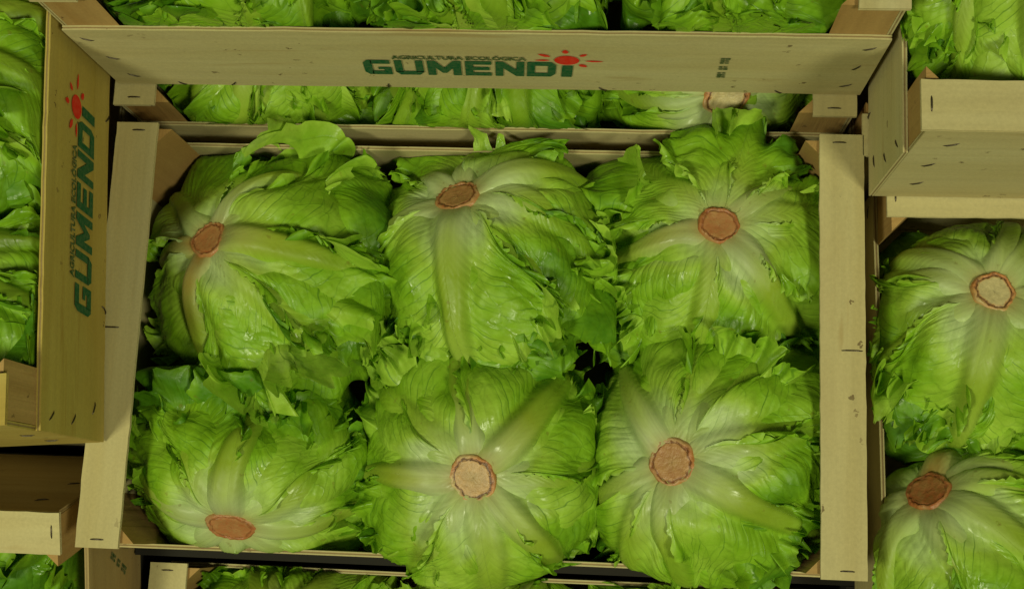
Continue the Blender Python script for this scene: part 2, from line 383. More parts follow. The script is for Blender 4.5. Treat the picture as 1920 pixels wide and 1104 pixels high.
def crate(M, label, L=0.600, W=0.342, sideh=0.115, mat=None, smat=None, sides='fb', text_sides='fb', slat=0.034, group='wooden produce crates',
          slat_mid=True, text_cx=0.0045, stamp_at=None, stamp_ang=math.pi / 2):
    """local frame: long axis x, top of the slats at z=0, bottom at -H"""
    mat = mat or M_PLY
    e = empty('wooden_crate', M @ Matrix.Translation((0, 0, -H)), label, 'crate', group)
    Z0 = H
    def Tm(x, y, z, rz): return Matrix.Translation((x, y, z + Z0)) @ Matrix.Rotation(rz, 4, 'Z')
    top_in = 0.0042
    # side panels (long), outer faces at y = +-W/2
    for sgn, rz, key in ((1, 0.0, 'b'), (-1, math.pi, 'f')):
        p = ply('side_panel', L, sideh, mat, e, Tm(0, sgn * W / 2, -H + sideh + 0.001, rz), bow=-0.0015 * rs.rand())
        for end in (-1, 1):
            for k in range(3):
                staple(p, end * (L / 2 - 0.012 - 0.007 * k * rs.rand()), 0, -0.018 - k * 0.038, end * 0.75 + 0.2 * rs.randn())
        for xx in (-0.245, -0.083, 0.082, 0.21, 0.243):
            if abs(xx) < L / 2 - 0.04: staple(p, xx + 0.01 * rs.randn(), 0, -sideh + 0.004, 1.3 + 0.6 * rs.randn(), 0.009)
        if key in text_sides:
            lettering(p, True, text_cx, sc=1.065)
            if stamp_at is not None: stamp(p, *stamp_at, ang=stamp_ang)
    # end panels, between the side panels, full height up to the slat
    for sgn, rz in ((1, -math.pi / 2), (-1, math.pi / 2)):
        eh = H - top_in - 0.001
        p = ply('end_panel', W - 2 * T - 0.0008, eh, mat, e, Tm(sgn * L / 2, 0, -top_in, rz), bow=-0.001 * rs.rand())
        for end in (-1, 1):
            for k in range(3):
                staple(p, end * (W / 2 - 0.018 - 0.012 * rs.rand()), 0, -0.030 - k * 0.048, -end * 0.35 + 0.2 * rs.randn())
    # triangular corner posts
    lg = 0.040
    for sx in (-1, 1):
        for sy in (-1, 1):
            x0 = sx * (L / 2 - T - 0.0003); y0 = sy * (W / 2 - T - 0.0003)
            tri = [(x0, y0), (x0 - sx * lg, y0), (x0, y0 - sy * lg)]
            if sx * sy < 0: tri = tri[::-1]
            V = []; WC = []; off = rs.rand(3) * 9; zs = np.linspace(0.006, H - top_in, 7)
            for z in zs:
                for (x, y) in tri:
                    j = rs.randn(2) * 0.0002
                    V.append((x + j[0], y + j[1], z)); WC.append((z + off[0], x + off[1], y + off[2]))
            F = []
            for i in range(6):
                for k in range(3):
                    a = i * 3 + k; b = i * 3 + (k + 1) % 3
                    F.append((a, b, b + 3, a + 3))
            F.append((2, 1, 0)); F.append((18, 19, 20))
            mesh_obj('corner_post', V, F, [M_POST], e, False, None, {'wc': ('FLOAT_VECTOR', WC)})
    # flat slats over both ends
    for sgn in (-1, 1):
        # sheet frame: x along slat, z across, y up  ->  crate frame
        Ms = Matrix(((0, 0, -sgn, sgn * (L / 2 + 0.0008)), (1, 0, 0, 0), (0, 1, 0, Z0), (0, 0, 0, 1)))
        if sgn < 0: Ms = Matrix(((0, 0, 1, -(L / 2 + 0.0008)), (-1, 0, 0, 0), (0, 1, 0, Z0), (0, 0, 0, 1)))
        Ms = Matrix(((0, 0, sgn, sgn * (L / 2 + 0.0008)), (sgn * -1, 0, 0, 0), (0, 1, 0, Z0), (0, 0, 0, 1)))
        p = ply('top_slat', W, slat, smat or mat, e, Ms, seg=40, chip=0.00016)
        for end in (-1, 1):
            staple(p, end * (W / 2 - 0.0065), 0, -slat * 0.5 - 0.004 * rs.randn() * 0.3, math.pi / 2)
        if slat_mid: staple(p, 0.005 + 0.01 * rs.randn(), 0, -slat * 0.30, math.pi / 2, 0.0170)
    b = ply('bottom_board', W - 2 * T - 0.001, L - 2 * T - 0.001, mat, e,
            Matrix(((0, 0, 1, L / 2 - T - 0.0005), (-1, 0, 0, 0), (0, 1, 0, T + 0.0012), (0, 0, 0, 1))), seg=2, chip=0)
    return e

I4 = Matrix.Identity(4)
def Mw(x, y, z, rz=0.0): return Matrix.Translation((x, y, z)) @ Matrix.Rotation(rz, 4, 'Z')
HP = math.pi / 2
crate(Mw(0, 0, 0), 'open wooden crate with six lettuce heads, framed by two bare flat slats', text_sides='')
crate(Mw(-0.005, 0.186 + 0.171, 0), 'wooden crate mostly covered by the printed crate stacked on top of it', text_sides='')
crate(Mw(-0.002, 0.2035 + 0.171, H), 'raised wooden crate with green and red print on its long front panel', text_sides='f', stamp_at=(-0.188, -0.060))
MD = Matrix.Translation((-0.2850, -0.0900, 0.0012)) @ Matrix.Rotation(0.082, 4, 'Z') @ Matrix.Translation((0.2895, 0.0905, 0))
crate(MD @ Mw(-0.2895 - 0.150, -0.0905 + 0.180, H, HP), 'small raised crate with yellowed printed side panel, print running upwards', L=0.36, W=0.30, mat=M_PLY2, text_sides='f', text_cx=0.004)
crate(Mw(-0.318 - 0.150, -0.0845 + 0.180, 0, HP), 'wooden crate hidden below the small crate with yellowed printed panel', L=0.36, W=0.30, text_sides='', mat=M_PLY)
crate(Mw(0.304 + 0.171, 0.1215 + 0.300, H, HP), 'raised wooden crate with a blank end panel below its wide slat', text_sides='')
crate(Mw(0.300 + 0.171, 0.1550 + 0.300, 0, HP), 'wooden crate under the raised crate with the blank end panel', text_sides='')
crate(Mw(0.3215 + 0.171, 0.1410 - 0.300, 0, HP + 0.012), 'wooden crate of lettuce in front of the raised blank-panelled crate', text_sides='')
crate(Mw(-0.001, -0.186 - 0.171, -0.1755), 'lower wooden crate in front of the open six-head crate', text_sides='')
TILT = math.radians(18.0)
ME = Matrix.Translation((-0.3165 - 0.171, -0.1464, -0.001)) @ Matrix.Rotation(TILT, 4, 'X') @ Matrix.Translation((0, -0.300, 0)) @ Matrix.Rotation(HP, 4, 'Z')
crate(ME, 'tilted wooden crate with shaded end panel, its printed side next to the open crate', mat=M_BROWN, smat=M_PLY, text_sides='f', stamp_at=(-0.22, -0.062), stamp_ang=-0.9)
# sloping board that carries the tilted crate
V = []
MW = ME @ Matrix.Rotation(-HP, 4, 'Z')
for (x, y) in ((-0.18, -0.31), (0.17, -0.31), (0.17, 0.30), (-0.18, 0.30)):
    V.append(tuple(MW @ Vector((x, y, -H - 0.0008))))
V += [(v[0], v[1], FLOOR - 0.02) for v in V]
o = mesh_obj('sloping_shelf', V, [(0, 1, 2, 3), (7, 6, 5, 4), (0, 4, 5, 1), (1, 5, 6, 2), (2, 6, 7, 3), (3, 7, 4, 0)], [M_SHELF]); o['kind'] = 'structure'

# ------------------------------------------------------------------ lettuce
def sstep(a, b, x):
    u = np.clip((x - a) / (b - a), 0, 1); return u * u * (3 - 2 * u)

class SN:
    """smooth random field: a sum of sines with random directions"""
    def __init__(s, rng, freq, n=9, dim=2):
        s.k = rng.randn(n, dim) * freq; s.p = rng.rand(n) * 6.28; s.a = 1 / np.sqrt(n / 2.0)
    def __call__(s, *xs):
        o = 0
        for i in range(len(s.p)): o = o + np.sin(sum(k * x for k, x in zip(s.k[i], xs)) + s.p[i])
        return o * s.a

def teeth(a, rng, n):
    """jagged margin, -0.3..1, over a in [-1,1]"""
    ph = n * (a + 1) / 2 + 1.2 * SN(rng, 6, 5, 1)(a) + 0.35 * SN(rng, 30, 5, 1)(a)
    fr = ph - np.floor(ph)
    rnd = np.abs(np.sin(np.floor(ph) * 12.9898 + 4.1) * 43758.5453) % 1.0
    saw = np.where(fr < 0.62, fr / 0.62, (1 - fr) / 0.38)
    return saw * (0.35 + 0.65 * rnd)

SR = 0.0180
def leaf(rng, head, az, L=0.140, ha=90, layer=0, flare=0.0, lift=0.0, ruffle=0.004, rust=0.08, na=260, nr=40, rib=0.8, green=0.0, name='leaf',
         skew=0.0, p=0.85, crumple=1.0, curl=0.0, free=0.0, gap=(1.2, 1.2), f0=0.30, top=True):
    """one wrapper leaf laid over the head from the stem outwards; the whole margin is toothed. p: larger is narrower"""
    R = head['R']; sd0 = rng.rand() * 6
    a1 = np.linspace(-1, 1, na); x1 = np.linspace(0, 1, nr)
    A, X = np.meshgrid(a1, x1, indexing='ij')
    rho = X ** 0.85
    al = A * math.radians(ha) * (0.94 + 0.06 * A * A)
    base = L * (0.085 + 0.915 * np.clip(np.cos(al), 0, 1) ** (p * 0.92))
    E = base * (1 + 0.085 * SN(rng, 4.5, 6, 1)(A))
    lob = np.clip(SN(rng, 9.0, 5, 1)(A) - 0.7, 0, 2) * 0.09 + np.clip(SN(rng, 20.0, 5, 1)(A) - 1.0, 0, 2) * 0.08
    E = E * (1 - lob * rho ** 2.5)
    size = np.clip(E / L, 0.12, 1)
    tt = (teeth(A, rng, 92) * 0.0052 + teeth(A, rng, 31) * 0.0042) * (0.40 + 0.60 * size)
    ed = rho * E; te = rho ** 6 * tt * 0.8
    b0 = SR * 0.80
    s = b0 * np.cos(al * 0.55) + ed * np.cos(al) + te * np.cos(1.7 * al)
    t = b0 * np.sin(al * 0.55) + ed * np.sin(al) + te * np.sin(1.7 * al)
    bend = SN(rng, 14, 5, 1)(s) * 0.006 * np.clip(s / 0.08, 0, 1) + skew * s * s * 6
    tr_ = t - bend                        # distance from the slightly wandering midrib
    atr = np.abs(tr_)
    n_lo, n_mid, n_hi, n_w, n_a, n_g = SN(rng, 34, 9), SN(rng, 85, 9), SN(rng, 210, 9), SN(rng, 30, 7), SN(rng, 45, 7), SN(rng, 26, 7)
    q = s - 0.040 * (1 - np.exp(-atr / 0.020)) - 0.10 * atr
    lam = 0.0115
    ph = np.pi * q / lam + 2.0 * n_w(s, t) + np.sign(tr_) * 0.8
    band = np.abs(np.sin(ph)) ** 0.8 - 0.6
    band2 = np.abs(np.sin(np.pi * q / (lam * 0.46) + 2.6 * n_a(s, t))) - 0.6
    u = np.clip((s - b0) / L, 0, 1)
    dist = np.sqrt(s * s + t * t)
    edge = np.clip(1 - (1 - rho) * E / 0.050, 0, 1)
    far = sstep(0.030, 0.085, dist)
    mid = sstep(0.006, 0.024, atr) * sstep(0.022, 0.060, dist)
    gate = 0.12 + 0.88 * sstep(-0.5, 1.3, n_g(s, t))
    rough = crumple * (0.30 + 0.70 * far) * (0.55 + 0.65 * edge)
    off = layer * 0.0036 * (0.30 + 0.70 * sstep(0.0, 0.05, dist - b0 * 0.5))
    off = off + (0.0011 * band * gate + 0.0006 * band2 * gate) * mid
    tw = 0.0108 * (1.15 - 0.92 * u) + 0.0006
    rh = rib * 0.0088 * (1 - u) ** 0.5 * sstep(0.0, 0.030, dist - b0 * 0.5)
    off = off + rh * np.exp(-(tr_ / tw) ** 4) - rib * 0.0042 * np.exp(-((atr - tw * 1.50) / (tw * 0.55)) ** 2) * (1 - u) ** 0.6
    pk = 0.020 + 0.010 * u
    off = off + 0.0038 * (0.6 + 0.4 * rib) * np.exp(-((atr - pk - tw) / 0.016) ** 2) * sstep(0.012, 0.05, dist) * (1 + 0.4 * n_lo(t, s))
    fold = SN(rng, 2.2, 5, 1)(al) * 0.0020 * sstep(0.03, 0.10, dist) * sstep(0.01, 0.03, atr)
    off = off + fold + (0.0022 * n_lo(s, t) * sstep(0.02, 0.09, dist) + 0.0024 * n_mid(s, t) * rough * mid + 0.0005 * n_hi(s, t) * rough * mid)
    # ruffled margin
    md = (1 - rho) * E; on = (0.035, 0.09) if top else (0.095, 0.125)
    m = sstep(0.55, 1.0, rho) * size * (1 if top else sstep(0.09, 0.12, dist))
    off = off + (0.0016 if top else -0.0030) * edge ** 1.5 * (1 - sstep(0.085, 0.12, dist) * (0 if top else 1))
    m2 = (1 - sstep(0.0, 0.020, md)) * (0.12 * top + (1 - 0.12 * top) * sstep(*on, dist))
    m3 = (1 - sstep(0.0, 0.011, md)) * (0.08 * top + (1 - 0.08 * top) * sstep(*on, dist))
    pw = 1.9 * SN(rng, 5, 5, 1)(A)
    w1 = A * 21 + pw; w2 = A * 50 + 2 * pw + 1.0; w3 = A * 108 + 3.1 * pw
    amp = ruffle * (0.80 + 0.45 * SN(rng, 6, 5, 1)(A))
    off = off + m * amp * (np.sin(w1) + 0.4) + m2 * amp * 0.85 * (np.sin(w2) + 0.3) + m3 * amp * 0.5 * np.sin(w3)
    off = off + flare * sstep(f0, 1.0, u) ** 1.4 + 0.0024 * m2 * (0.3 + 0.7 * sstep(-0.8, 0.8, SN(rng, 8, 5, 1)(A)))
    off = off + curl * m ** 1.5 * (0.6 + 0.5 * np.sin(w1 * 0.5))
    s = s + m2 * amp * 0.8 * np.cos(w2) - curl * 0.7 * m ** 2
    t = t + m3 * amp * 0.4 * np.cos(w3)
    th = s / R; be = t / R
    # polar form about the stem; a leaf keeps to its own sector beside its neighbours' ribs
    tp = np.arccos(np.clip(np.cos(be) * np.cos(th), -1, 1))
    psi = np.arctan2(np.sin(be), np.sin(th) * np.cos(be))
    psi = np.where(th > np.pi, 0, psi)
    for sg, g in ((1, gap[0]), (-1, gap[1])):
        k = g * (0.98 + 0.10 * np.sin(6 * tp + sd0)); k0 = 0.70 * k
        ap = np.abs(psi)
        psi = np.where(sg * psi > 0, sg * np.where(ap < k0, ap, k0 + (k - k0) * np.tanh((ap - k0) / (k - k0) * 0.7)), psi)
    jag = (teeth(A * 0.97 + 0.01, rng, 84) * 0.0050 + teeth(A * 0.95, rng, 27) * 0.0042) * np.sign(A) * np.abs(np.sin(al)) ** 0.7 * sstep(0.86, 1.0, rho) ** 1.5
    psi = psi + jag * (0.25 + 0.75 * sstep(0.02, 0.06, dist)) * (1.0 if top else 0.5) / np.clip(R * np.sin(np.clip(tp, 0.15, 2.9)), 0.02, 1)
    phi = math.radians(az) + psi
    D = np.stack([np.sin(tp) * np.cos(phi), np.sin(tp) * np.sin(phi), np.cos(tp)], -1)
    dip = -0.0036 * np.exp(-(dist / 0.028) ** 2)     # the base is drawn down around the stem
    P = D * (R + off + dip)[..., None]
    P = head['place'](P, lift * sstep(f0 - 0.05, 1.0, u), free * sstep(0.3, 1.0, u))
    pale = np.exp(-((atr - tw - 0.006) / 0.014) ** 2) * np.exp(-((s - 0.045) / 0.035) ** 2) * (0.7 + 0.4 * n_g(s, t))
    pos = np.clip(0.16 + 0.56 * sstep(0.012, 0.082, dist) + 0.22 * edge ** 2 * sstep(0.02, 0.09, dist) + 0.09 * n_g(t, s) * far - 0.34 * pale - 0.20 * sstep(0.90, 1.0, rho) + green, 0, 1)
    ribm = min(rib * 1.15, 1.0) * np.exp(-(tr_ / (tw * 1.12)) ** 4) * (1 - 0.60 * u ** 1.2)
    ribm = np.maximum(ribm, 0.75 * np.exp(-(dist / 0.026) ** 2))
    rus = np.clip(np.exp(-((dist - b0 * .8) / 0.0085) ** 2) * 0.50 + rust * np.exp(-(s / 0.075) ** 2) * np.exp(-(tr_ / 0.012) ** 2), 0, 1)
    sd = rng.rand() * 50
    return grid_obj(name, P, [M_LEAF], head['obj'],
                    {'lc': np.stack([q + sd, np.abs(t) + sd + (t > 0) * 3.7, 0 * q + sd], -1).reshape(-1, 3),
                     'lm': np.stack([ribm, pos, rus], -1).reshape(-1, 3)})

def frill(rng, head, az, tp0=1.25, half=0.5, ln=0.030, eta=50, amp=0.0065, lay=1.5, pos=0.6, lift=0.0, free=0.0, na=190, nr=16):
    """the curly outer rim of a leaf standing off the side of the head"""
    R = head['R']
    A, X = np.meshgrid(np.linspace(-1, 1, na), np.linspace(0, 1, nr), indexing='ij')
    arc = R * math.sin(tp0) * half
    cyc = max(3.0, 2 * arc / 0.0125)
    pw = 1.5 * SN(rng, 4, 5, 1)(A)
    w = A * cyc * math.pi + pw
    env = (1 - np.abs(A) ** 4)
    ev = env * np.clip(0.85 + 0.20 * SN(rng, 5, 5, 1)(A), 0.4, 1.3)
    L_ = ln * np.clip(ev, 0.12, 2) * (1 + 0.08 * np.sin(w * 0.5 + 1) + X ** 4 * 0.26 * teeth(A, rng, arc * 2 / 0.0034))
    et = np.radians(eta + 22 * SN(rng, 3, 5, 1)(A)) + X * 0.7 * SN(rng, 4, 5, 1)(A)
    rf = amp * X ** 1.25 * ev * (np.sin(w) + 0.55 * np.sin(2.3 * w + 1.7))
    d_t = X * L_ * np.cos(et) - rf * np.sin(et)
    d_r = X * L_ * np.sin(et) + rf * np.cos(et)
    d_p = amp * 0.55 * X ** 1.4 * np.cos(w + 0.6)
    tp = tp0 + 0.10 * SN(rng, 3, 5, 1)(A) + d_t / R
    ph = math.radians(az) + A * half + d_p / (R * math.sin(tp0))
    D = np.stack([np.sin(tp) * np.cos(ph), np.sin(tp) * np.sin(ph), np.cos(tp)], -1)
    n1 = SN(rng, 130, 9)
    P = head['place'](D * (R + lay * 0.0036 - 0.002 + d_r + 0.0010 * n1(A * arc, X * L_) * X)[..., None], lift * X, free * X)
    sd = rng.rand() * 50
    po = np.clip(pos + 0.06 - 0.10 * sstep(0.75, 1, X) + 0.08 * SN(rng, 5, 5, 1)(A), 0.48, 1)
    return grid_obj('leaf', P, [M_LEAF], head['obj'],
                    {'lc': np.stack([A * arc + sd, X * L_ + sd, 0 * A + sd], -1).reshape(-1, 3), 'lm': np.stack([0 * A, po, 0 * A], -1).reshape(-1, 3)})

def make_head(seed, label, c, stem, R=0.090, sc=(1.02, 0.98, 0.87), box=(0.098, 0.092), leaves=(), frame=I4, hi=True, brown=0.3, group='lettuce heads in crates', stem_r=SR, inner=9, ctr=None, crt=None, frills=(), nfr=12):
    rng = np.random.RandomState(seed)
    c = np.array(c, float)
    dx, dy = (stem[0] - c[0]) / (R * sc[0]), (stem[1] - c[1]) / (R * sc[1])
    hyp = min(math.hypot(dx, dy), 0.93)
    k = hyp / max(math.hypot(dx, dy), 1e-6)
    ax = np.array([dx * k, dy * k, math.sqrt(1 - hyp * hyp)])
    Q = np.array(Vector((0, 0, 1)).rotation_difference(Vector(ax)).to_matrix())
    scv = np.array(sc) * np.array([0.985, 0.985, 1.02]); lump = SN(rng, 1.6, 9, 3); lump2 = SN(rng, 4.2, 9, 3)
    floor_z = -H + T + 0.0055
    def place(P, lift=0.0, free=0.0):
        P = P @ Q.T * scv
        nn = P / R
        P = P * (1 + 0.038 * lump(nn[..., 0], nn[..., 1], nn[..., 2]) + 0.032 * lump2(nn[..., 0], nn[..., 1], nn[..., 2]) * sstep(0.3, 0.8, 1.15 - nn @ ax))[..., None]
        for k_ in (0, 1):
            b = box[k_] * 1.04 + free; x = np.abs(P[..., k_]); lim = 0.86 * b
            P[..., k_] = np.sign(P[..., k_]) * np.where(x < lim, x, lim + (b - lim) * np.tanh((x - lim) / (b - lim)))
        P[..., 2] = P[..., 2] + lift
        if crt is not None:
            (cx_, cy_), hl, hw, ax_, zt = crt
            cc = (cx_, cy_); k_, j_ = ax_, 1 - ax_
            U = P[..., k_] + c[k_] - cc[k_]; V_ = P[..., j_] + c[j_] - cc[j_]; Z = P[..., 2] + c[2]
            U = np.where(Z < zt, np.clip(U, -hl, hl), U)
            lw = hw + 0.06 * sstep(zt - 0.056, zt - 0.036, Z); V_ = np.clip(V_, -lw, lw)
            df = np.clip(0.0425 - ((hl - np.abs(U)) + (hw - np.abs(V_))), 0, 0.03) * (Z < zt) * (np.abs(V_) < hw + 0.004)
            U = U - np.sign(U) * df * 0.5; V_ = V_ - np.sign(V_) * df * 0.5
            bad = (np.abs(U) > hl - 0.0335) & (np.abs(V_) < hw + 0.008)
            Z = np.where(bad, np.minimum(Z, zt - 0.0075), Z)
            P[..., k_] = U + cc[k_] - c[k_]; P[..., j_] = V_ + cc[j_] - c[j_]; P[..., 2] = Z - c[2]
        zl = head_floor
        P[..., 2] = np.where(P[..., 2] < zl, zl + 0.0 * P[..., 2], P[..., 2])
        return P
    head_floor = (floor_z if ctr is None else floor_z + ctr) - c[2]
    M = frame @ Matrix.Translation(Vector(c + np.array([0, 0, head_floor])))
    o = empty('lettuce_head', M, label, 'lettuce', group)
    base = np.array([0, 0, head_floor])
    place0 = place
    def place(P, lift=0.0, free=0.0): return place0(P, lift, free) - base
    head = dict(R=R, place=place, obj=o)
    na, nr = (330, 40) if hi else (180, 26)
    # solid heart of packed leaves
    n, m = (60, 90) if hi else (36, 56)
    th = np.linspace(0.02, math.pi - 0.02, n); ph = np.linspace(0, 2 * math.pi, m + 1)[:-1]
    TH, PH = np.meshgrid(th, ph, indexing='ij')
    N = np.stack([np.sin(TH) * np.cos(PH), np.sin(TH) * np.sin(PH), np.cos(TH)], -1)
    f1, f2 = SN(rng, 9, 9, 3), SN(rng, 3.0, 9, 3)
    rr = R * 0.925 + 0.0020 * f1(N[..., 0], N[..., 1], N[..., 2]) + 0.003 * f2(N[..., 0], N[..., 1], N[..., 2])
    P = place(N * rr[..., None])
    grid_obj('heart', P, [M_LEAF], o, {'lc': np.stack([TH * R, PH * R, 0 * TH], -1).reshape(-1, 3),
             'lm': np.stack([0 * TH, 0.55 + 0.4 * sstep(0.4, 1.5, TH), 0 * TH], -1).reshape(-1, 3)}, wrap=True)
    # inner frilly leaves around the lower half
    for i in range(inner):
        az = 360 * (i + rng.rand() * 0.8) / inner
        leaf(rng, head, az, L=0.150 + 0.030 * rng.rand(), p=1.2, layer=-1.2 + 0.5 * rng.rand(), flare=0.012 + 0.026 * rng.rand(), lift=0.006 + 0.026 * rng.rand(), f0=0.62,
             top=False, ruffle=0.0105, green=0.12, na=na * 3 // 4, nr=nr * 3 // 4, rib=0.3, rust=0, curl=0.008 * rng.rand())
    tops = sorted([kw['layer'] for kw in leaves])[-3:]
    azs = sorted(kw['az'] % 360 for kw in leaves)
    for kw in leaves:
        a_ = kw['az'] % 360
        up = min([(b - a_) % 360 for b in azs if (b - a_) % 360 > 1] + [100]); dn = min([(a_ - b) % 360 for b in azs if (a_ - b) % 360 > 1] + [100])
        kw = dict(kw, L=kw['L'] * (1.20 if kw['L'] > .11 else 1.1))
        leaf(rng, head, na=na, nr=nr, top=(kw['layer'] in tops or kw['flare'] > .011), gap=(math.radians(min(up, 80)), math.radians(min(dn, 80))), **kw)
    for i in range(nfr):
        frill(rng, head, 360 * (i + rng.rand()) / nfr, tp0=1.08 + 0.42 * rng.rand(), half=0.28 + 0.35 * rng.rand(), ln=0.014 + 0.020 * rng.rand(), eta=25 + 45 * rng.rand(),
              amp=0.0045 + 0.004 * rng.rand(), lay=1.0 + 1.8 * rng.rand(), pos=0.42 + 0.4 * rng.rand(), lift=0.006 * rng.rand(), na=190 if hi else 130, nr=16 if hi else 12)
    for kw in frills: frill(rng, head, **kw)
    # cut stem
    n, m = 16, 44
    ph = np.linspace(0, 2 * math.pi, m + 1)[:-1]
    prof = [(0.0, .0028), (.15, .0029), (.3, .0030), (.45, .0032), (.6, .0034), (.7, .0036), (.76, .0034), (.80, .0030), (.84, .0036), (.90, .0040), (.95, .0036), (1.0, .0024), (1.04, .0004), (1.07, -.006), (1.08, -.016)]
    wob = 1 + 0.07 * SN(rng, 1.6, 5, 1)(ph) * np.sin(ph / 2) + 0.055 * np.sin(2 * ph + rng.rand() * 6) + 0.03 * np.sin(5 * ph + rng.rand() * 6) + 0.022 * np.sin(9 * ph + rng.rand() * 6)
    tl = rng.rand() * 6.28
    P = np.zeros((len(prof), m, 3)); S = np.zeros((len(prof), m, 3))
    for i, (r, z) in enumerate(prof):
        jr = 1 + (0.02 * rng.randn(m) if .7 < r < 1 else 0)
        jz = rng.randn(m) * (0.0006 if .7 < r < .97 else 0.0001)
        P[i, :, 0] = stem_r * r * wob * jr * np.cos(ph); P[i, :, 1] = stem_r * r * wob * jr * np.sin(ph); P[i, :, 2] = R - 0.0020 + z + jz + 0.0012 * np.sin(ph + tl) * r
        S[i, :, 0] = min(r, 1.0); S[i, :, 1] = ph; S[i, :, 2] = brown
    grid_obj('stem', place(P), [M_STEM], o, {'sc': S.reshape(-1, 3)}, wrap=True)
    return o

def LF(az, L=0.145, p=0.85, layer=1, flare=0.0, lift=0.0, ruffle=0.004, **k):
    return dict(az=az, L=L, p=p, layer=layer, flare=flare, lift=lift, ruffle=ruffle, **k)

ZC = -0.086
gA = 'lettuce heads in the open crate'
make_head(11, 'lettuce head with rusty ribs and stem against the slat beside the printed yellowed panel', (-0.182, 0.056, ZC), (-0.222, 0.078),
    R=0.096, box=(0.104, 0.108), group=gA, crt=((0, 0), .2955, .1665, 0, 0.0), brown=0.75, frills=[dict(az=55, tp0=1.15, half=.45, ln=.050, eta=58, amp=.008, lay=2.5, pos=.5, lift=.012, free=.025), dict(az=95, tp0=1.2, half=.4, ln=.035, eta=60, amp=.007, lay=2, pos=.55, lift=.010, free=.012), dict(az=300, tp0=1.25, half=.5, ln=.045, eta=30, amp=.006, lay=3, pos=.4, lift=.010, free=.02), dict(az=345, tp0=1.2, half=.4, ln=.04, eta=50, amp=.007, lay=2.5, pos=.6, lift=.004), dict(az=205, tp0=1.25, half=.5, ln=.04, eta=45, amp=.007, lay=1.5, pos=.7), dict(az=240, tp0=1.25, half=.5, ln=.04, eta=45, amp=.007, lay=1.5, pos=.65), dict(az=160, tp0=1.3, half=.4, ln=.04, eta=50, amp=.007, lay=1.5, pos=.7)], leaves=[
    LF(140, .092, 1.0, 1.4, .012, .010, .008, curl=.012), LF(176, .10, 1.0, 0.8, rust=.9), 
    LF(318, .150, 0.9, 2.6, .014, .020, .008, free=.020, rib=.4), LF(48, .135, 0.9, 1.6, .016, .022, .007, rib=.4, free=.022),
    LF(75, .128, 0.95, 2.1, .003, .002, .006, skew=-.5, rib=.9), LF(268, .135, 0.9, 2.2, .002, 0, .004, rust=.75, rib=.9),
    LF(357, .150, 0.72, 3.0, .004, .003, .005, rust=.35, rib=1.0)])
make_head(12, 'lettuce head in the open crate with one broad pale rib running from stem to front', (0.008, 0.070, ZC), (-0.0187, 0.118),
    R=0.095, box=(0.100, 0.098), group=gA, crt=((0, 0), .2955, .1665, 0, 0.0), brown=0.55, frills=[dict(az=90, tp0=0.9, half=.4, ln=.045, eta=66, amp=.007, lay=2, pos=.5, lift=.014, free=.01), dict(az=195, tp0=1.15, half=.4, ln=.035, eta=50, amp=.008, lay=2.5, pos=.6), dict(az=340, tp0=1.2, half=.55, ln=.035, eta=45, amp=.008, lay=3, pos=.55), dict(az=300, tp0=1.2, half=.4, ln=.03, eta=40, amp=.007, lay=3, pos=.5)], leaves=[
    LF(98, .088, 1.0, 1.2, .018, .024, .007, curl=.012, free=.006), LF(200, .115, 1.0, 1.4, .012, .006, .009), LF(142, .088, 1.0, 2.0, .006, .005, .005, rib=.9),
    LF(312, .155, 0.8, 1.6, .006, .004, .008, rib=.5), LF(350, .135, 0.8, 2.3, .006, .004, .008, rib=.5), LF(24, .128, 0.9, 2.8, .002, .001, .004, skew=.3, rib=1.0), LF(270, .150, 0.80, 3.4, .001, 0, .004, rib=1.0)])
make_head(13, 'lettuce head in the open crate with upright frilly leaves by the back panel', (0.188, 0.080, ZC), (0.1904, 0.0985),
    R=0.090, sc=(.98, .98, .9), box=(0.092, 0.096), group=gA, crt=((0, 0), .2955, .1665, 0, 0.0), brown=0.7, stem_r=.0165, frills=[dict(az=125, tp0=1.0, half=.60, ln=.046, eta=60, amp=.009, lay=2.5, pos=.5, lift=.012, free=.025), dict(az=80, tp0=1.0, half=.35, ln=.045, eta=62, amp=.009, lay=2.5, pos=.5, lift=.012, free=.02), dict(az=10, tp0=.95, half=.45, ln=.04, eta=50, amp=.009, lay=2.5, pos=.5), dict(az=250, tp0=1.2, half=.5, ln=.035, eta=40, amp=.008, lay=2.5, pos=.5), dict(az=200, tp0=1.2, half=.4, ln=.03, eta=40, amp=.008, lay=2.5, pos=.5)], leaves=[
    LF(122, .118, 1.1, 2.4, .030, .034, .010, rib=.3, free=.03), LF(75, .095, 1.3, 1.8, .022, .026, .010, rib=.3, free=.02), LF(180, .12, 0.95, 1.6, rust=.4, rib=.9), LF(42, .115, 0.95, 1.2, .004, .002, .005, rib=.9),
    LF(6, .098, 1.4, 2.4, .020, .014, .010, rib=.3), LF(262, .128, 0.85, 2.0, .006, .003, .008, rib=.5), LF(314, .135, 0.8, 3.0, .002, .001, .004, rib=.9)])
